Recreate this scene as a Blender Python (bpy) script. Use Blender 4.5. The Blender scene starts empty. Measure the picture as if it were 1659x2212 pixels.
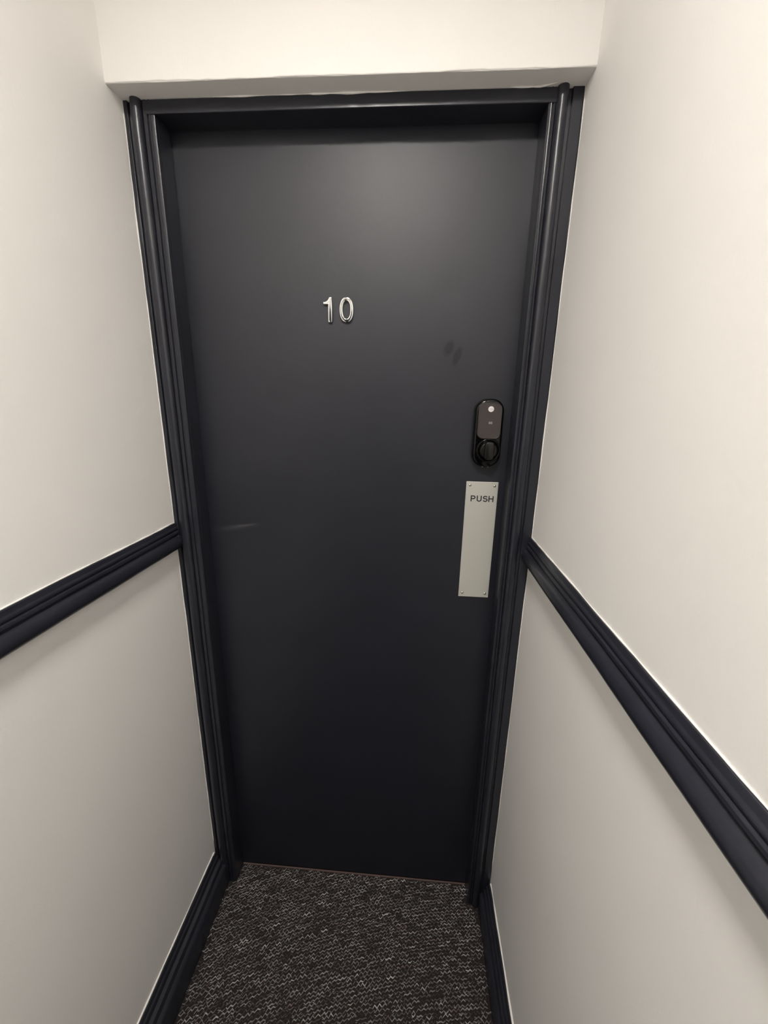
import bpy, bmesh, math, random
import numpy as np
from mathutils import Vector, Matrix
random.seed(7)
rng = np.random.default_rng(11)
S = bpy.context.scene
COL = S.collection

# ------------------------------------------------------------------ camera
XL, XR = -0.5741, 0.2816          # faces of the two corridor walls
JL, JR = -0.5128, 0.2192          # door opening
ZD, ZS = 2.0103, 2.0330           # head of the opening, soffit above it
YB = -0.0963                      # front of the wall above the door
CEIL, YEND = 2.66, -2.30
cam_d = bpy.data.cameras.new('camera'); cam = bpy.data.objects.new('camera', cam_d); COL.objects.link(cam)
cam_d.sensor_fit = 'HORIZONTAL'; cam_d.sensor_width = 36.0
cam_d.lens = 36.0 * 872.87 / 1659.0
cam_d.clip_start = 0.02; cam_d.clip_end = 50
yaw, pitch, roll = 0.0675, -0.2661, -0.0185
Mr = Matrix.Rotation(yaw, 3, 'Z') @ Matrix.Rotation(pitch, 3, 'X') @ Matrix.Rotation(roll, 3, 'Y')
right, fwd, up = Mr.col[0], Mr.col[1], Mr.col[2]
M4 = Matrix((( right[0], up[0], -fwd[0], 0.0), (right[1], up[1], -fwd[1], -0.9584),
             (right[2], up[2], -fwd[2], 1.4906), (0, 0, 0, 1)))
cam.matrix_world = M4
S.camera = cam

# ------------------------------------------------------------------ world, exposure
w = bpy.data.worlds.new('world'); S.world = w; w.use_nodes = True
bg = w.node_tree.nodes['Background']; bg.inputs[0].default_value = (1, 0.92, 0.84, 1); bg.inputs[1].default_value = 0.01
S.view_settings.view_transform = 'Standard'; S.view_settings.look = 'None'
S.view_settings.gamma = 1.0; S.view_settings.use_curve_mapping = False
S.view_settings.exposure = 0.0
LAMP = (-0.14, -1.22)             # the corridor's round ceiling lamp
LAMP_COL, LAMP_POW = (1.0, 0.957, 0.905), 164.0

# ------------------------------------------------------------------ materials
def mat(name, base, rough=0.5, metal=0.0, spec=0.5, coat=0.0):
    m = bpy.data.materials.new(name); m.use_nodes = True
    b = m.node_tree.nodes['Principled BSDF']
    b.inputs['Base Color'].default_value = (*base, 1); b.inputs['Roughness'].default_value = rough
    b.inputs['Metallic'].default_value = metal; b.inputs['Specular IOR Level'].default_value = spec
    if coat: b.inputs['Coat Weight'].default_value = coat; b.inputs['Coat Roughness'].default_value = 0.15
    return m, m.node_tree, b
def nd(nt, t, **kw):
    n = nt.nodes.new(t)
    for k, v in kw.items(): setattr(n, k, v)
    return n
def add_bump(nt, b, scale, strength, dist=0.002, detail=4, stretch=(1, 1, 1)):
    tc = nd(nt, 'ShaderNodeTexCoord'); mp = nd(nt, 'ShaderNodeMapping'); mp.inputs['Scale'].default_value = stretch
    n = nd(nt, 'ShaderNodeTexNoise'); n.inputs['Scale'].default_value = scale; n.inputs['Detail'].default_value = detail
    bp = nd(nt, 'ShaderNodeBump'); bp.inputs['Strength'].default_value = strength; bp.inputs['Distance'].default_value = dist
    L = nt.links
    L.new(tc.outputs['Object'], mp.inputs[0]); L.new(mp.outputs[0], n.inputs['Vector']); L.new(n.outputs['Fac'], bp.inputs['Height']); L.new(bp.outputs[0], b.inputs['Normal'])
    return n
def mottle(nt, b, base, scale, amt):
    tc = nd(nt, 'ShaderNodeTexCoord'); n = nd(nt, 'ShaderNodeTexNoise'); n.inputs['Scale'].default_value = scale; n.inputs['Detail'].default_value = 5
    r = nd(nt, 'ShaderNodeValToRGB')
    r.color_ramp.elements[0].position = 0.3; r.color_ramp.elements[1].position = 0.7
    r.color_ramp.elements[0].color = (*[c * (1 - amt) for c in base], 1); r.color_ramp.elements[1].color = (*[c * (1 + amt) for c in base], 1)
    nt.links.new(tc.outputs['Object'], n.inputs['Vector']); nt.links.new(n.outputs['Fac'], r.inputs[0]); nt.links.new(r.outputs[0], b.inputs['Base Color'])
    return r

WALLC = (0.87, 0.85, 0.82)
m_wall, nt, b = mat('wall_paint', WALLC, 0.55, spec=0.35); mottle(nt, b, WALLC, 3.0, 0.02); add_bump(nt, b, 170, 0.10, 0.002, 3)
m_ceil, nt, b = mat('ceiling_paint', (0.85, 0.84, 0.82), 0.7, spec=0.3); add_bump(nt, b, 120, 0.06)
m_caulk, nt, b = mat('white_caulk', (0.82, 0.80, 0.76), 0.5); add_bump(nt, b, 300, 0.1)
NAVY = (0.0098, 0.0108, 0.0172)
NAVY_T = (0.0155, 0.0165, 0.0235)
m_trim, nt, b = mat('navy_gloss_paint', NAVY_T, 0.31, spec=0.5); mottle(nt, b, NAVY_T, 14, 0.12); add_bump(nt, b, 70, 0.22, 0.002, 4, (1, 1, 0.2))
# door: satin navy with finger marks and a scuff
m_door, nt, b = mat('navy_satin_door_paint', NAVY, 0.455, spec=0.56)
r = mottle(nt, b, NAVY, 9, 0.10); add_bump(nt, b, 140, 0.10, 0.0015, 4)
L = nt.links
def spot(cx, cz, rx, rz, ang, soft):
    """0..1 mask of one mark on the door face, in the door's own coordinates"""
    tc = nd(nt, 'ShaderNodeTexCoord'); mp = nd(nt, 'ShaderNodeMapping', vector_type='TEXTURE')
    mp.inputs['Location'].default_value = (cx, 0, cz); mp.inputs['Rotation'].default_value = (0, ang, 0); mp.inputs['Scale'].default_value = (rx, 10, rz)
    ln = nd(nt, 'ShaderNodeVectorMath', operation='LENGTH'); mr = nd(nt, 'ShaderNodeMapRange')
    mr.inputs[1].default_value = 1.0; mr.inputs[2].default_value = soft; mr.inputs[3].default_value = 0; mr.inputs[4].default_value = 1
    nz = nd(nt, 'ShaderNodeTexNoise'); nz.inputs['Scale'].default_value = 90
    ad = nd(nt, 'ShaderNodeVectorMath', operation='MULTIPLY_ADD'); ad.inputs[1].default_value = (0.004, 0.0, 0.004)
    L.new(tc.outputs['Object'], nz.inputs['Vector']); L.new(nz.outputs['Color'], ad.inputs[0]); L.new(tc.outputs['Object'], ad.inputs[2])
    L.new(ad.outputs[0], mp.inputs[0]); L.new(mp.outputs[0], ln.inputs[0]); L.new(ln.outputs['Value'], mr.inputs[0])
    return mr.outputs[0]
def mix_in(prev, mask, col, k):
    mx = nd(nt, 'ShaderNodeMix', data_type='RGBA'); mm = nd(nt, 'ShaderNodeMath', operation='MULTIPLY'); mm.inputs[1].default_value = k
    L.new(mask, mm.inputs[0]); L.new(mm.outputs[0], mx.inputs[0]); L.new(prev, mx.inputs[6]); mx.inputs[7].default_value = (*col, 1)
    return mx.outputs[2]
sm = [spot(0.0735, 1.609, 0.012, 0.021, 0.35, 0.55), spot(0.0925, 1.592, 0.010, 0.025, 0.32, 0.55), spot(0.099, 1.529, 0.011, 0.006, 0, 0.2)]
c = r.outputs[0]
for i, s_ in enumerate(sm): c = mix_in(c, s_, (0.006, 0.006, 0.008), 0.55 if i < 2 else 0.4)
c = mix_in(c, spot(-0.440, 1.176, 0.075, 0.010, -0.16, 0.0), (0.06, 0.06, 0.065), 0.42)
c = mix_in(c, spot(-0.418, 1.182, 0.040, 0.0035, -0.14, 0.2), (0.09, 0.09, 0.09), 0.45)
L.new(c, b.inputs['Base Color'])
# greasy finger marks dull the sheen
mx1 = nd(nt, 'ShaderNodeMath', operation='MAXIMUM'); L.new(sm[0], mx1.inputs[0]); L.new(sm[1], mx1.inputs[1])
sp = nd(nt, 'ShaderNodeMapRange'); sp.inputs[3].default_value = 0.56; sp.inputs[4].default_value = 0.40; L.new(mx1.outputs[0], sp.inputs[0]); L.new(sp.outputs[0], b.inputs['Specular IOR Level'])

m_steel, nt, b = mat('satin_aluminium', (0.66, 0.66, 0.60), 0.42, metal=0.5); add_bump(nt, b, 400, 0.05, 0.0005, 2, (1, 1, 0.02))
m_screw, nt, b = mat('screw_steel', (0.62, 0.61, 0.58), 0.25, metal=1.0); add_bump(nt, b, 200, 0.02)
m_chrome, nt, b = mat('polished_chrome', (0.86, 0.86, 0.86), 0.06, metal=1.0); add_bump(nt, b, 60, 0.01)
m_ink, nt, b = mat('black_lettering', (0.012, 0.012, 0.012), 0.5); add_bump(nt, b, 300, 0.02)
m_body, nt, b = mat('black_gloss_plastic', (0.0015, 0.0015, 0.0015), 0.14, spec=0.35); add_bump(nt, b, 200, 0.02)
m_pad, nt, b = mat('smoked_keypad_glass', (0.040, 0.033, 0.031), 0.30); add_bump(nt, b, 200, 0.01)
m_knob, nt, b = mat('black_satin_plastic', (0.006, 0.0055, 0.005), 0.30, spec=0.4); add_bump(nt, b, 250, 0.03)
m_white, nt, b = mat('white_badge', (0.75, 0.72, 0.72), 0.4); add_bump(nt, b, 200, 0.01)
m_grey, nt, b = mat('grey_print', (0.36, 0.345, 0.335), 0.5); add_bump(nt, b, 200, 0.01)
m_floor, nt, b = mat('carpet_backing', (0.024, 0.019, 0.018), 0.95, spec=0.1); add_bump(nt, b, 500, 0.5, 0.002)
m_edge, nt, b = mat('carpet_cut_edge', (0.13, 0.085, 0.075), 0.9); add_bump(nt, b, 400, 0.4)
m_pile, nt, b = mat('carpet_yarn', (0.08, 0.075, 0.07), 0.95, spec=0.1)
g = nd(nt, 'ShaderNodeNewGeometry'); rp = nd(nt, 'ShaderNodeValToRGB')
e = rp.color_ramp.elements; e[0].position = 0.0; e[0].color = (0.045, 0.040, 0.042, 1); e[1].position = 1.0; e[1].color = (0.50, 0.485, 0.485, 1)
for p_, c_ in ((0.25, (0.135, 0.125, 0.128, 1)), (0.60, (0.225, 0.212, 0.215, 1)), (0.64, (0.165, 0.12, 0.122, 1)), (0.67, (0.24, 0.228, 0.23, 1)), (0.92, (0.31, 0.30, 0.298, 1))):
    q = e.new(p_); q.color = c_
nt.links.new(g.outputs['Random Per Island'], rp.inputs[0]); nt.links.new(rp.outputs[0], b.inputs['Base Color'])
m_glow = bpy.data.materials.new('lamp_diffuser'); m_glow.use_nodes = True
nt = m_glow.node_tree; nt.nodes.remove(nt.nodes['Principled BSDF']); em = nd(nt, 'ShaderNodeEmission')
em.inputs[0].default_value = (*LAMP_COL, 1); em.inputs[1].default_value = LAMP_POW
nt.links.new(em.outputs[0], nt.nodes['Material Output'].inputs[0])
m_lampbase, nt, b = mat('white_lamp_base', (0.75, 0.75, 0.73), 0.4); add_bump(nt, b, 100, 0.01)

# ------------------------------------------------------------------ helpers
def link(name, me, m, parent=None, loc=None, smooth=False):
    me.materials.clear(); me.materials.append(m)
    if smooth: me.polygons.foreach_set('use_smooth', [True] * len(me.polygons))
    o = bpy.data.objects.new(name, me); COL.objects.link(o)
    if parent: o.parent = parent
    if loc: o.location = loc
    return o
def bm_obj(name, bm, m, parent=None, loc=None, smooth=False):
    bmesh.ops.recalc_face_normals(bm, faces=bm.faces[:])
    me = bpy.data.meshes.new(name); bm.to_mesh(me); bm.free()
    return link(name, me, m, parent, loc, smooth)
def box(bm, x0, x1, y0, y1, z0, z1, bev=0.0, seg=2):
    r_ = bmesh.ops.create_cube(bm, size=1.0)
    for v in r_['verts']:
        v.co = Vector((x0 if v.co.x < 0 else x1, y0 if v.co.y < 0 else y1, z0 if v.co.z < 0 else z1))
    if bev:
        ed = list({e_ for v in r_['verts'] for e_ in v.link_edges})
        bmesh.ops.bevel(bm, geom=ed, offset=bev, segments=seg, affect='EDGES', profile=0.5)
def sweep(prof, path, jit=None, closed=True):
    """profile points (a, b) carried along path frames: f(t) -> fn(a, b) -> Vector"""
    bm = bmesh.new(); rings = []
    for k, f in enumerate(path):
        ring = []
        for i, (a, b_) in enumerate(prof):
            if jit:
                da, db = jit(k, i); a, b_ = a + da, b_ + db
            ring.append(bm.verts.new(f(a, b_)))
        rings.append(ring)
    n = len(prof)
    for A, B in zip(rings, rings[1:]):
        for i in range(n if closed else n - 1):
            bm.faces.new((A[i], A[(i + 1) % n], B[(i + 1) % n], B[i]))
    if closed:
        bm.faces.new(rings[0]); bm.faces.new(rings[-1][::-1])
    return bm
def lathe(bm, prof, cx, cz, y0, seg=32, cap=True):
    """profile (r, y) round the y axis through (cx, cz)"""
    rings = []
    for r_, y in prof:
        if r_ < 1e-6: rings.append([bm.verts.new((cx, y0 + y, cz))])
        else: rings.append([bm.verts.new((cx + r_ * math.cos(2 * math.pi * k / seg), y0 + y, cz + r_ * math.sin(2 * math.pi * k / seg))) for k in range(seg)])
    for A, B in zip(rings, rings[1:]):
        for k in range(seg):
            k2 = (k + 1) % seg
            if len(A) == 1 and len(B) == 1: continue
            if len(A) == 1: bm.faces.new((A[0], B[k2], B[k]))
            elif len(B) == 1: bm.faces.new((A[k], A[k2], B[0]))
            else: bm.faces.new((A[k], A[k2], B[k2], B[k]))
def loft(bm, rings):
    R_ = [[bm.verts.new(p) for p in ring] for ring in rings]
    n = len(R_[0])
    for A, B in zip(R_, R_[1:]):
        for k in range(n): bm.faces.new((A[k], A[(k + 1) % n], B[(k + 1) % n], B[k]))
    bm.faces.new(R_[0]); bm.faces.new(R_[-1][::-1])
def rrect(cx, cz, w_, h_, rt, rb, n=8):
    """rounded rectangle outline with its own top and bottom corner radii"""
    pts = []
    for (sx, sz, r_, a0) in ((1, 1, rt, 0), (-1, 1, rt, 90), (-1, -1, rb, 180), (1, -1, rb, 270)):
        ox, oz = cx + sx * (w_ / 2 - r_), cz + sz * (h_ / 2 - r_)
        for k in range(n + 1):
            a = math.radians(a0 + 90 * k / n); pts.append((ox + r_ * math.cos(a), oz + r_ * math.sin(a)))
    return pts
def curve_mesh(splines, depth, bev, res=4):
    """flat outline(s) in x/z turned into a raised, bevelled mesh facing -y (the outlines stay the outer size)"""
    cu = bpy.data.curves.new('outline', 'CURVE'); cu.dimensions = '2D'; cu.fill_mode = 'BOTH'
    for pts in splines:
        sp_ = cu.splines.new('POLY'); sp_.points.add(len(pts) - 1); sp_.use_cyclic_u = True
        for p_, (x, z) in zip(sp_.points, pts): p_.co = (x, z, 0, 1)
    cu.extrude = depth / 2 - bev; cu.bevel_depth = bev; cu.bevel_resolution = res; cu.offset = -bev
    return curve_to_mesh(cu)
def curve_to_mesh(cu):
    o = bpy.data.objects.new('outline', cu); COL.objects.link(o)
    dg = bpy.context.evaluated_depsgraph_get(); dg.update()
    me = bpy.data.meshes.new_from_object(o.evaluated_get(dg)); bpy.data.objects.remove(o); bpy.data.curves.remove(cu)
    me.transform(Matrix.Rotation(math.pi / 2, 4, 'X'))        # x,y -> x,z ; front to -y
    return me
def text_mesh(s, height, width, bold=0.0, thick=0.0004):
    cu = bpy.data.curves.new('lettering', 'FONT'); cu.body = s; cu.align_x = 'CENTER'; cu.extrude = thick; cu.offset = bold; cu.resolution_u = 4
    me = curve_to_mesh(cu)
    xs = [v.co.x for v in me.vertices]; zs = [v.co.z for v in me.vertices]; ys = [v.co.y for v in me.vertices]
    kx, kz = width / (max(xs) - min(xs)), height / (max(zs) - min(zs))
    cx, cz = (max(xs) + min(xs)) / 2, (max(zs) + min(zs)) / 2
    for v in me.vertices: v.co = ((v.co.x - cx) * kx, v.co.y, (v.co.z - cz) * kz)
    return me
def tag(o, label, cat, group=None):
    o['label'] = label; o['category'] = cat
    if group: o['group'] = group
def struct(o, label=None):
    o['kind'] = 'structure'
    if label: o['label'] = label
def empty(name, loc):
    o = bpy.data.objects.new(name, None); o.empty_display_size = 0.02; o.location = loc; COL.objects.link(o); return o
def wob(n, amp, sm=2):
    a = rng.normal(0, 1, n + 2 * sm)
    a = np.convolve(a, np.ones(sm * 2 + 1) / (sm * 2 + 1), 'valid')
    return a / (a.std() + 1e-9) * amp

# ------------------------------------------------------------------ shell
def slab(name, *a, m=None, label=None):
    bm = bmesh.new(); box(bm, *a); o = bm_obj(name, bm, m); struct(o, label); return o
floor = slab('floor', XL - .1, XR + .1, YEND - .1, 0.15, -0.12, -0.003, m=m_floor, label='dark brown and grey zigzag weave carpet floor of the corridor')
slab('wall_left', XL - .1, XL, YEND - .1, 0.15, -0.003, CEIL, m=m_wall, label='off-white painted corridor wall on the left of the door')
slab('wall_right', XR, XR + .1, YEND - .1, 0.15, -0.003, CEIL, m=m_wall, label='off-white painted corridor wall on the right of the door')
slab('ceiling', XL - .1, XR + .1, YEND - .1, 0.15, CEIL, CEIL + .1, m=m_ceil, label='white ceiling above the corridor')
slab('wall_back', XL, XR, YEND - .1, YEND, -0.003, CEIL, m=m_wall, label='off-white wall behind the camera')
# wall over the door: a plaster nib with a softly uneven lower edge
N = 60
prof = [(0.15, CEIL), (YB, CEIL), (YB, ZS + 0.0022), (YB + 0.0003, ZS + 0.0010), (YB + 0.0010, ZS + 0.0003), (YB + 0.0022, ZS), (0.15, ZS)]
ja, jb = wob(N, 0.0003, 2), wob(N, 0.0005, 2)
bm = sweep(prof, [(lambda a, b_, x=XL + (XR - XL) * k / (N - 1): Vector((x, a, b_))) for k in range(N)],
           lambda k, i: (ja[k], jb[k]) if i in (2, 3, 4) else (0, 0))
front = bm_obj('wall_front', bm, m_wall); struct(front, 'off-white plaster wall above the door with a grey soffit')
def bead(name, pts, rad, parent, m=m_caulk):
    """a thin hand-run line of caulk, paint or edge halo along pts"""
    bm = bmesh.new(); rings = []
    pts = [Vector(p_) for p_ in pts]
    for k, p_ in enumerate(pts):
        t = (pts[min(k + 1, len(pts) - 1)] - pts[max(k - 1, 0)]).normalized()
        u = t.orthogonal().normalized() if k == 0 else (u0 - t * u0.dot(t)).normalized()
        u0 = u; v_ = t.cross(u); rr = rad[k] if hasattr(rad, '__len__') else rad
        rings.append([bm.verts.new(p_ + (u * math.cos(a) + v_ * math.sin(a)) * rr) for a in [2 * math.pi * j / 6 for j in range(6)]])
    for A, B in zip(rings, rings[1:]):
        for j in range(6): bm.faces.new((A[j], A[(j + 1) % 6], B[(j + 1) % 6], B[j]))
    bm.faces.new(rings[0]); bm.faces.new(rings[-1][::-1])
    return bm_obj(name, bm, m, parent, smooth=True)
n = 40; rr = np.sin(np.linspace(0.1, 3.04, 40)) ** 0.5 * np.clip(0.0012 + wob(n, 0.0008, 1), 0.0003, 0.003)
bead('caulk_halo_bead', [(-0.42 + 0.40 * k / (n - 1), -0.0550, ZS - 0.0004) for k in range(n)], rr, front)
n = 14; rr = np.sin(np.linspace(0.15, 3.0, 14)) * np.clip(0.0016 + wob(n, 0.0005, 1), 0.0004, 0.002)
bead('caulk_halo_bead', [(0.15 + 0.085 * k / (n - 1), -0.0556 - 0.010 * max(0, k - 8) / 5, ZS - 0.0006) for k in range(n)], rr, front)

# ------------------------------------------------------------------ door leaf
bm = bmesh.new(); box(bm, JL - 0.010, JR + 0.010, 0.0008, 0.045, 0.004, ZD + 0.010, 0.001)
door = bm_obj('door_1', bm, m_door); struct(door, 'plain flush door painted satin navy black')

# door lining: two jambs and the head (one frame)
frame = empty('trim_1', (0, 0, 0)); struct(frame, 'navy painted door lining around the door leaf')
bm = bmesh.new(); box(bm, XL + 0.002, JL, -0.044, 0.0, -0.005, ZD, 0.0012); bm_obj('jamb', bm, m_trim, frame)
bm = bmesh.new(); box(bm, JR, XR - 0.002, -0.044, 0.0, -0.005, ZD, 0.0012); bm_obj('jamb', bm, m_trim, frame)
n = 50; jz = wob(n, 0.0005, 2)
hp = [(0.0, ZD), (-0.0540, ZD), (-0.0548, ZD + 0.001), (-0.0548, ZS - 0.0012), (-0.0535, ZS - 0.0004), (0.0, ZS - 0.0004)]
bm = sweep(hp, [(lambda a, b_, x=XL + 0.0445 + (XR - XL - 0.089) * k / (n - 1): Vector((x, a, b_))) for k in range(n)], lambda k, i: (jz[k] * .6, jz[k] * .5) if i in (1, 2) else (0, 0))
bm_obj('head', bm, m_trim, frame)

# architraves: outer fillet, quirk, big half round, flat, groove, inner bead
def arc(cx, cy, r_, a0, a1, n_):
    return [(cx + r_ * math.cos(math.radians(a0 + (a1 - a0) * k / n_)), cy + r_ * math.sin(math.radians(a0 + (a1 - a0) * k / n_))) for k in range(n_ + 1)]
ap_left = [(0.3, 44), (0.3, 52.0), (1.0, 53.0), (8.2, 53.4), (9.2, 52.6), (9.6, 48.0), (16.2, 47.5)] + arc(27.8, 54.0, 10.6, 205, -20, 14) + \
     [(38.8, 52.8), (39.8, 53.8), (46.4, 54.0), (47.2, 53.2), (47.6, 50.6), (49.4, 50.6), (49.9, 53.0), (51.3, 54.2), (52.8, 54.0), (53.6, 52.9), (60.0, 52.8), (61.2, 52.0), (61.4, 44)]
ap_right = [(0.3, 44), (0.3, 51.0), (1.0, 52.0), (2.6, 52.6), (3.2, 53.4), (20.2, 53.6), (21.2, 52.8), (21.6, 48.0), (28.0, 47.5)] + arc(38.6, 53.5, 9.8, 205, -20, 14) + \
     [(48.6, 52.6), (49.6, 53.4), (52.0, 53.5), (52.8, 52.8), (53.2, 50.4), (54.4, 50.4), (54.8, 53.0), (56.0, 54.2), (57.2, 53.9), (57.8, 52.9), (60.4, 52.8), (61.2, 52.0), (61.4, 44)]
def architrave(name, side, label):
    n_ = 70; z0, z1 = -0.004, ZS + 0.0
    j1, j2, j3 = wob(n_, 0.0006, 1), wob(n_, 0.00035, 2), wob(n_, 0.00035, 2)
    sgn, xw = (1, XL) if side == 'left' else (-1, XR)
    kx = (JL - XL) / 0.0614 if side == 'left' else (XR - JR) / 0.0614
    def f(z): return lambda a, b_: Vector((xw + sgn * a * kx, -b_, z))
    zs_ = [z0 + (z1 - z0) * k / (n_ - 1) for k in range(n_)]
    P_ = [(a / 1000, b_ / 1000) for a, b_ in (ap_left if side == 'left' else ap_right)]
    def jit(k, i):
        if i in (0, 1, 2): return (abs(j1[k]) * 0.3, j1[k] * 0.8)
        return (j2[k] * 0.5, j3[k])
    bm = sweep(P_, [f(z) for z in zs_], jit)
    o = bm_obj(name, bm, m_trim); struct(o, label)
    for p_ in o.data.polygons: p_.use_smooth = True
    o.data.shade_smooth() if hasattr(o.data, 'shade_smooth') else None
    md = o.modifiers.new('edges', 'EDGE_SPLIT'); md.split_angle = math.radians(38)
    bead('caulk_halo_bead', [(xw + sgn * 0.0006, -0.0532 - j1[k] * 0.8, z) for k, z in enumerate(zs_) if z > 0.13], np.clip(0.0010 + wob(n_, 0.0003, 1), 0.0005, 0.0016)[-len([z for z in zs_ if z > 0.13]):], o)  # bead added to draw the bright halo line along the architrave edge
    return o
al = architrave('trim_2', 'left', 'navy gloss moulded architrave on the left of the door')
ar = architrave('trim_3', 'right', 'navy gloss moulded architrave on the right of the door')

# old paint runs on the right architrave
for x, z, r_, sq in ((0.2433, 1.378, 0.0026, 1.9), (0.2421, 1.361, 0.0022, 1.5), (0.2400, 1.2150, 0.0016, 1.0)):
    bm = bmesh.new(); bmesh.ops.create_icosphere(bm, subdivisions=2, radius=r_)
    for v in bm.verts: v.co = Vector((v.co.x + x, v.co.y * 0.8 - 0.0618, v.co.z * sq + z))
    bm_obj('paint_drip', bm, m_trim, ar, smooth=True)

# dado rails
dp = [(0, 0.2), (0, 3.4), (1.2, 4.6), (7.2, 5.2), (8.2, 6.0), (9.0, 7.6), (11.5, 8.8), (13.8, 8.4), (14.8, 7.4), (15.6, 7.0), (16.4, 9.6), (17.6, 10.9), (21.5, 11.2), (22.8, 9.8), (23.4, 7.6), (25.5, 7.4)] + \
     [(41.5 + 14.6 * math.sin(math.radians(t)), 6.0 + 14.6 * math.cos(math.radians(t))) for t in range(-66, 85, 10)] + [(56.8, 6.0), (56.9, 0.2)]
def rail(name, side, ztop, label, kz=1.0):
    n_ = 90; sgn, xw = (1, XL) if side == 'left' else (-1, XR)
    ys = [-0.0555 - (abs(YEND) - 0.08) * (k / (n_ - 1)) ** 1.6 for k in range(n_)]
    j1, j2 = wob(n_, 0.0004, 2), wob(n_, 0.0003, 2)
    P_ = [(h / 1000 * kz, p_ / 1000) for h, p_ in dp]
    def f(y): return lambda h, p_: Vector((xw + sgn * p_, y, ztop - h))
    def jit(k, i): return (j1[k] if i < 3 else j2[k] * 0.4, j2[k] * 0.4 if 1 < i < len(dp) - 1 else 0)
    o = bm_obj(name, sweep(P_, [f(y) for y in ys], jit), m_trim); struct(o, label)
    o.data.shade_smooth(); md = o.modifiers.new('edges', 'EDGE_SPLIT'); md.split_angle = math.radians(40)
    bead('caulk_halo_bead', [(xw + sgn * 0.0008, y, ztop + 0.0007 - j1[k]) for k, y in enumerate(ys)], np.clip(0.0013 + wob(n_, 0.0004, 1), 0.0006, 0.0022), o)
    return o
rail('trim_4', 'left', 1.1966, 'navy moulded dado rail along the left wall', 1.13)
rail('trim_5', 'right', 1.1945, 'navy moulded dado rail along the right wall', 1.085)

# baseboards
def baseboard(name, side, h, thick, label):
    n_ = 80; sgn, xw = (1, XL) if side == 'left' else (-1, XR)
    t = thick
    P_ = [(0.0002, h), (0.006, h), (0.0075, h - 0.002), (0.009, h - 0.010), (0.0125, h - 0.012), (0.014, h - 0.015), (0.015, h - 0.024), (t * 0.62, h - 0.027), (t * 0.66, h - 0.032), (t * 0.72, h - 0.040),
          (t * 0.90, h - 0.043), (t - 0.001, h - 0.046), (t, h - 0.049), (t, -0.005), (0.0002, -0.005)]
    ys = [-0.060 - (abs(YEND) - 0.085) * (k / (n_ - 1)) ** 1.6 for k in range(n_)]
    j1, j2 = wob(n_, 0.0005, 2), wob(n_, 0.0004, 2)
    def f(y): return lambda p_, z: Vector((xw + sgn * p_, y, z))
    def jit(k, i): return (j2[k] * 0.5 if 1 < i < 14 else 0, j1[k] if i < 3 else 0)
    o = bm_obj(name, sweep(P_, [f(y) for y in ys], jit), m_trim); struct(o, label)
    o.data.shade_smooth(); md = o.modifiers.new('edges', 'EDGE_SPLIT'); md.split_angle = math.radians(30)
    bead('caulk_halo_bead', [(xw + sgn * 0.0012, y, h + 0.0006 + j1[k]) for k, y in enumerate(ys)], np.clip(0.0021 + wob(n_, 0.0006, 2), 0.001, 0.0034), o)
    return o
baseboard('baseboard_left', 'left', 0.124, 0.038, 'navy skirting board along the left wall')
baseboard('baseboard_right', 'right', 0.1025, 0.031, 'navy skirting board along the right wall')

# ------------------------------------------------------------------ carpet pile: broken zigzags of pale yarn
def carpet():
    V, F = [], []
    row, step = 0.0080, 0.0055
    def bounds(yy):
        if yy > -0.054: return JL - 0.003, JR + 0.003
        if yy > -0.066: return XL + 0.042, XR - 0.043
        return XL + 0.0325, XR - 0.0260
    def rise(px): u = px - XL; return 0.55 * u - 0.27 * u * u
    def yarn(pts, th, zt):
        lo, hi = zip(*[bounds(p_[1]) for p_ in pts])
        if min(p_[0] for p_ in pts) < max(lo) or max(p_[0] for p_ in pts) > min(hi) or max(p_[1] for p_ in pts) > -0.001 or min(p_[1] for p_ in pts) < -1.3: return
        b0 = len(V); ns = len(pts) - 1
        for k, (px, py) in enumerate(pts):
            zz = zt + (0.0007 if k % 2 else -0.0003); t_ = th * (0.7 if k in (0, ns) else 1.1)
            V.extend([(px, py + t_, zz - 0.0018), (px, py + t_ * 0.45, zz), (px, py - t_ * 0.45, zz), (px, py - t_, zz - 0.0018)])
        for k in range(ns):
            a = b0 + 4 * k
            for j in range(3): F.append((a + j, a + j + 1, a + j + 5, a + j + 4))
        e_ = b0 + 4 * ns
        F.append((b0, b0 + 3, b0 + 2, b0 + 1)); F.append((e_, e_ + 1, e_ + 2, e_ + 3))
    for ri in range(int(1.56 / row)):
        x = XL + random.uniform(-0.012, 0.0); up_ = random.random() < 0.5
        while x < XR:
            segs = random.choice((1, 2, 2, 2, 3, 3, 4)); pts = []
            wy = random.gauss(0, 0.0007); amp = random.uniform(0.0014, 0.0031)
            for s_ in range(segs + 1):
                px = x + random.gauss(0, 0.0005)
                pts.append((px, -ri * row + rise(px) + wy + (amp if up_ else -amp) + random.gauss(0, 0.0005)))
                x += step * random.uniform(0.75, 1.2); up_ = not up_
            x -= step * random.uniform(0.5, 1.0); up_ = not up_
            yarn(pts, random.uniform(0.0008, 0.00155), random.uniform(-0.0010, 0.0010))
            if random.random() < 0.55:         # a loose strand sunk between two rows
                px, py = pts[0]; a = random.uniform(-0.5, 0.9); l_ = random.uniform(0.003, 0.006)
                yarn([(px, py - row / 2), (px + l_ * math.cos(a), py - row / 2 + l_ * math.sin(a))], random.uniform(0.0006, 0.0011), -0.0016)
    me = bpy.data.meshes.new('carpet_pile'); me.from_pydata(V, [], F); me.update()
    o = link('carpet_pile', me, m_pile, floor); o['kind'] = 'stuff'; o['label'] = 'pale grey zigzag yarn of the carpet'
    return o
carpet()
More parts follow.
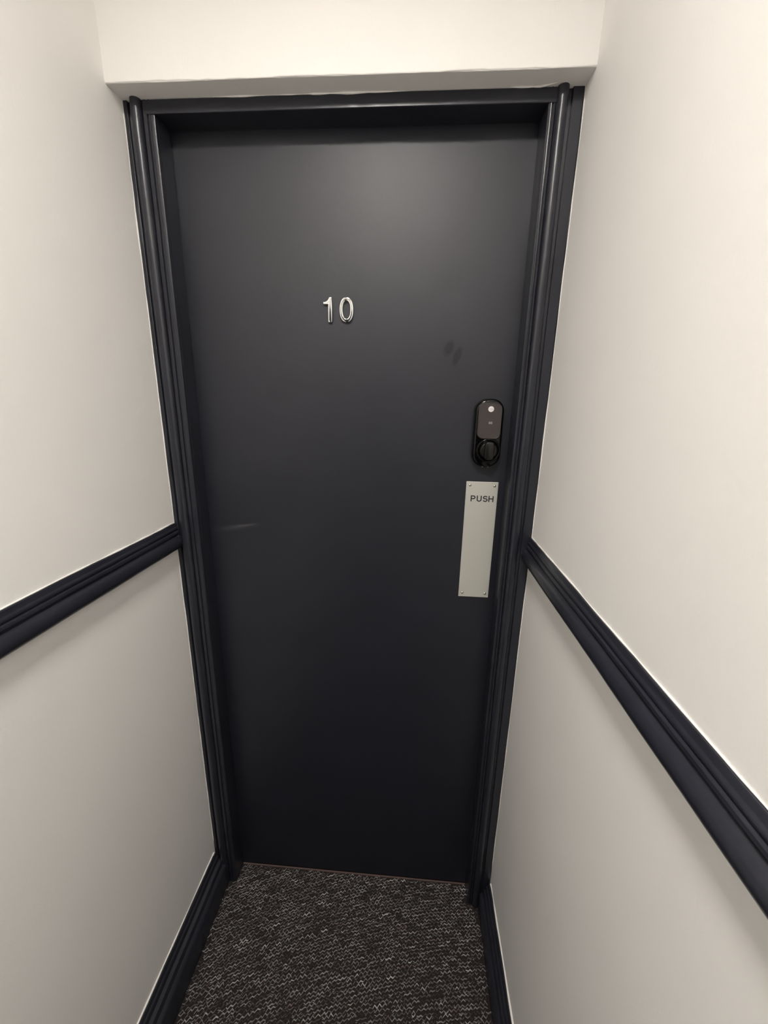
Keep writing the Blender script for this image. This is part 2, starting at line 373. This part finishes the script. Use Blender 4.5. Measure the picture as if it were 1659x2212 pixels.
bm = bmesh.new(); box(bm, JL + 0.001, JR - 0.001, -0.0025, 0.0, -0.004, 0.0016, 0.0004); bm_obj('carpet_edge', bm, m_edge, floor)

# ------------------------------------------------------------------ things on the door
# chrome numerals
one = [(-205.6, 1698.2), (-201.5, 1698.4), (-198.2, 1699.6), (-195.6, 1701.9), (-193.6, 1705.2), (-192.6, 1707.6), (-185.9, 1707.6), (-185.9, 1656.6), (-195.0, 1656.6), (-195.0, 1692.4), (-205.6, 1692.4)]
ox, oz = -195.5, 1682.0
me = curve_mesh([[((x - ox) / 1000, (z - oz) / 1000) for x, z in one]], 0.007, 0.0028, 5)
o = link('number_digit', me, m_chrome, None, (ox / 1000, -0.0028, oz / 1000))
tag(o, 'polished chrome numeral 1 fixed high on the navy door', 'number', 'chrome numerals on the door')
def oval(rx, rz, k=2.25, n_=56):
    out = []
    for j in range(n_):
        a = 2 * math.pi * j / n_; c_, s_ = math.cos(a), math.sin(a)
        out.append((rx * math.copysign(abs(c_) ** (2 / k), c_), rz * math.copysign(abs(s_) ** (2 / k), s_)))
    return out
me = curve_mesh([oval(0.0158, 0.0255), oval(0.0078, 0.0172)], 0.007, 0.0028, 5)
o = link('number_digit', me, m_chrome, None, (-0.1545, -0.0028, 1.6822))
tag(o, 'polished chrome numeral 0 right beside the numeral 1', 'number', 'chrome numerals on the door')

# push plate
plate = empty('push_plate', (0.168, 0.0, 1.1623))
tag(plate, 'brushed metal door plate with the word PUSH below the black lock', 'sign')
bm = bmesh.new(); box(bm, -0.0375, 0.0375, -0.0020, 0.0003, -0.1497, 0.1497, 0.0006)
bm_obj('plate', bm, m_steel, plate)
for sx, sz in ((-0.0287, 0.1410), (0.0287, 0.1405), (-0.0285, -0.1388), (0.0285, -0.1388)):
    bm = bmesh.new(); lathe(bm, [(0.0, -0.0024), (0.0012, -0.0023), (0.0024, -0.0017), (0.0031, -0.0007), (0.0034, 0.0), (0.0, 0.0002)], sx, sz, -0.0019, 18)
    bm_obj('screw', bm, m_screw, plate, smooth=True)
def stroke(bm, path, w_, y0, y1):
    """a flat raised pen stroke of width w_ along path (x, z)"""
    P_ = [Vector(p_) for p_ in path]; L_, R_ = [], []
    for k, p_ in enumerate(P_):
        d0 = (p_ - P_[k - 1]).normalized() if k else (P_[1] - p_).normalized()
        d1 = (P_[k + 1] - p_).normalized() if k < len(P_) - 1 else d0
        t = (d0 + d1).normalized(); nrm = Vector((-t.y, t.x)); h = w_ / 2 / max(0.5, nrm.dot(Vector((-d0.y, d0.x))))
        L_.append(p_ + nrm * h); R_.append(p_ - nrm * h)
    V_ = [[bm.verts.new((q.x, y, q.y)) for q in side] for side in (L_, R_) for y in (y0, y1)]
    for k in range(len(P_) - 1):
        bm.faces.new((V_[1][k], V_[1][k + 1], V_[3][k + 1], V_[3][k]))
        bm.faces.new((V_[0][k], V_[0][k + 1], V_[1][k + 1], V_[1][k])); bm.faces.new((V_[2][k], V_[3][k], V_[3][k + 1], V_[2][k + 1]))
    for k in (0, -1): bm.faces.new((V_[0][k], V_[1][k], V_[3][k], V_[2][k]))
def ar_(cx, cz, rx, rz, a0, a1, n_=10): return [(cx + rx * math.cos(math.radians(a0 + (a1 - a0) * k / n_)), cz + rz * math.sin(math.radians(a0 + (a1 - a0) * k / n_))) for k in range(n_ + 1)]
SW, HH = 0.00260, 0.0148            # stroke and cap height
h2 = SW / 2
def P_letter(x): return [[(x, 0), (x, HH)], [(x, HH - h2), (x + .0052, HH - h2)] + ar_(x + .0052, HH - h2 - .0033, .0037, .0033, 80, -80) + [(x + .0052, HH - h2 - .0066), (x, HH - h2 - .0066)]]
def U_letter(x): return [[(x, HH)] + ar_(x + .0046, .0050, .0046, .0050 - h2, 180, 360, 14) + [(x + .0092, HH)]]
def S_letter(x): return [ar_(x + .0046, HH - h2 - .0031, .0043, .0031, 20, 250) + ar_(x + .0046, h2 + .0033, .0046, .0033, 68, -165)]
def H_letter(x): return [[(x, 0), (x, HH)], [(x + .0094, 0), (x + .0094, HH)], [(x, HH / 2 + .0004), (x + .0094, HH / 2 + .0004)]]
bm = bmesh.new(); q = 0
for ltr, x in ((P_letter, -.0250), (U_letter, -.0107), (S_letter, .0036), (H_letter, .0171)):
    for st in ltr(x): stroke(bm, st, SW, -.0019, -.00215 - q * 1e-5); q += 1
o = bm_obj('lettering', bm, m_ink, plate, (0.0012, 0, 0.1013)); o['label'] = 'black capital letters PUSH'

# smart lock
LX, LZ = 0.1680, 1.4255
lock = empty('door_lock', (LX, 0.0, LZ))
tag(lock, 'black electronic keypad lock with a turn knob above the PUSH plate', 'lock')
def ring(w_, h_, rt, rb, y, dz=0.0): return [(x, y, z + dz) for x, z in rrect(0, 0, w_, h_, rt, rb)]
bm = bmesh.new()
loft(bm, [ring(.0640, .1530, .027, .0305, .0002), ring(.0640, .1530, .027, .0305, -.012), ring(.0632, .1522, .0268, .0302, -.0165), ring(.0610, .1500, .026, .029, -.0205), ring(.0575, .1465, .0245, .0275, -.0228), ring(.0530, .1420, .0225, .0255, -.0238)])
body = bm_obj('body', bm, m_body, lock, smooth=True); md = body.modifiers.new('edges', 'EDGE_SPLIT'); md.split_angle = math.radians(50)
bm = bmesh.new()
kz = 0.0285
loft(bm, [ring(.0515, .0790, .0150, .0130, -.0230, kz), ring(.0515, .0790, .0150, .0130, -.0262, kz), ring(.0505, .0780, .0146, .0126, -.0276, kz), ring(.0490, .0765, .0140, .0120, -.0281, kz), ring(.0475, .0750, .0133, .0113, -.0276, kz), ring(.0470, .0745, .0130, .0110, -.0276, kz)])
pad = bm_obj('keypad', bm, m_pad, lock, smooth=True); md = pad.modifiers.new('edges', 'EDGE_SPLIT'); md.split_angle = math.radians(25); pad['label'] = 'smoked brown keypad panel'
bm = bmesh.new(); lathe(bm, [(0, -.0007), (.0056, -.0007), (.0062, -.0003), (.0062, .0002), (0, .0002)], 0.0010, 0.0538, -.0276, 28)
bdg = bm_obj('badge', bm, m_white, pad); bdg['label'] = 'round white badge with tiny grey lettering'
me = text_mesh('Yale', 0.0026, 0.0084, 0.01, 0.00006); link('badge_lettering', me, m_grey, pad, (0.0010, -.02838, 0.0538))
bm = bmesh.new()
for x0 in (-0.0037, 0.0006):
    for (a, b_, c_, d_) in ((0, .0031, .0034, .0045), (0, .0031, .0, .0011), (0, .0010, .0011, .0034), (.0021, .0031, .0011, .0034)):
        box(bm, x0 + a, x0 + b_, -.02785, -.0274, c_, d_)
sy = bm_obj('keypad_symbol', bm, m_grey, pad, (0.0020, 0, 0.0220)); sy['label'] = 'small grey symbol of two boxes'
KX, KZ = 0.0025, -0.0370
bm = bmesh.new(); lathe(bm, [(.0275, -.0225), (.0270, -.0262), (.0258, -.0278), (.0245, -.0280), (.0232, -.0270), (.0205, -.0248), (.0170, -.0241), (0, -.0240)], KX, KZ, 0, 48)
bz = bm_obj('knob_surround', bm, m_body, lock, smooth=True)
bm = bmesh.new(); lathe(bm, [(.0190, -.0235), (.0188, -.0300), (.0180, -.0312), (.0165, -.0316), (0, -.0316)], KX, KZ, 0, 40)
kb = bm_obj('turn_knob', bm, m_knob, lock, smooth=True); md = kb.modifiers.new('edges', 'EDGE_SPLIT'); md.split_angle = math.radians(45)
bm = bmesh.new()
def kr(w_, h_, r_, y): return [(KX + 0.0005 + x, y, KZ + z) for x, z in rrect(0, 0, w_, h_, r_, r_)]
loft(bm, [kr(.0205, .0400, .0068, -.0300), kr(.0205, .0400, .0068, -.0385), kr(.0195, .0390, .0064, -.0402), kr(.0170, .0365, .0054, -.0410)])
grip = bm_obj('grip', bm, m_knob, kb, smooth=True); md = grip.modifiers.new('edges', 'EDGE_SPLIT'); md.split_angle = math.radians(60)
for dx in (-0.0062, 0.0058):
    bm = bmesh.new(); bmesh.ops.create_icosphere(bm, subdivisions=2, radius=0.0016)
    for v in bm.verts: v.co = Vector((v.co.x * 1.3 + dx, v.co.y - 0.0175, v.co.z * 0.8 - 0.0752))
    t_ = bm_obj('terminal', bm, m_screw, lock, smooth=True); t_['label'] = 'tiny bright battery contact under the lock'

# ------------------------------------------------------------------ behind the camera: ceiling lamp and made-up doors for the numerals to mirror
lamp = empty('ceiling_light', (LAMP[0], LAMP[1], CEIL)); tag(lamp, 'round white ceiling lamp over the corridor', 'lamp')
def lathe_z(prof, seg=40):
    bm = bmesh.new(); lathe(bm, prof, 0, 0, 0, seg); bm.transform(Matrix.Rotation(-math.pi / 2, 4, 'X')); return bm
bm = lathe_z([(0.0, 0.0), (0.168, 0.0), (0.168, 0.109), (0.165, 0.112), (0.158, 0.112), (0.155, 0.109), (0.153, 0.024), (0.0, 0.024)])  # deep rim added as a baffle, to dim the wall above the door
for v in bm.verts: v.co.z = -abs(v.co.z)
bm_obj('lamp_base', bm, m_lampbase, lamp, smooth=False)
bm = lathe_z([(0.150, 0.026), (0.149, 0.030), (0.143, 0.036), (0.120, 0.041), (0.06, 0.044), (0.0, 0.045)])
for v in bm.verts: v.co.z = -abs(v.co.z)
bm_obj('diffuser', bm, m_glow, lamp, smooth=True)
def reflection_door(name, x0, x1, y0, y1, axis, label):
    r_ = empty(name, ((x0 + x1) / 2, (y0 + y1) / 2, 0)); struct(r_, label); c_ = r_.location
    def b_(n_, *a_):
        bm = bmesh.new(); box(bm, *a_, 0.002); o = bm_obj(n_, bm, m_door if n_ == 'leaf' else m_trim, r_)
        for v in o.data.vertices: v.co -= c_
    if axis == 'y':
        b_('leaf', x0 + .06, x1 - .06, y0, y1, 0, 2.04); b_('jamb', x0, x0 + .06, y0, y1 + .015, 0, 2.13); b_('jamb', x1 - .06, x1, y0, y1 + .015, 0, 2.13); b_('head', x0 + .06, x1 - .06, y0, y1 + .015, 2.04, 2.13)
    else:
        b_('leaf', x0, x1, y0 + .06, y1 - .06, 0, 2.0); b_('jamb', x0, x1 + .015, y0, y0 + .06, 0, 2.06); b_('jamb', x0, x1 + .015, y1 - .06, y1, 0, 2.06); b_('head', x0, x1 + .015, y0 + .06, y1 - .06, 2.0, 2.06)
reflection_door('reflection_door_2', XL + 0.02, XR - 0.02, YEND, YEND + 0.02, 'y', 'added navy door behind the camera, a dark reflection for the numerals')  # unseen end door, added so the chrome reflects something dark
reflection_door('reflection_door_3', XL, XL + 0.012, YEND + 0.05, YEND + 0.85, 'x', 'added navy side door behind the camera, a dark reflection for the numerals')  # invented too: darkens the lower half of the numeral reflections
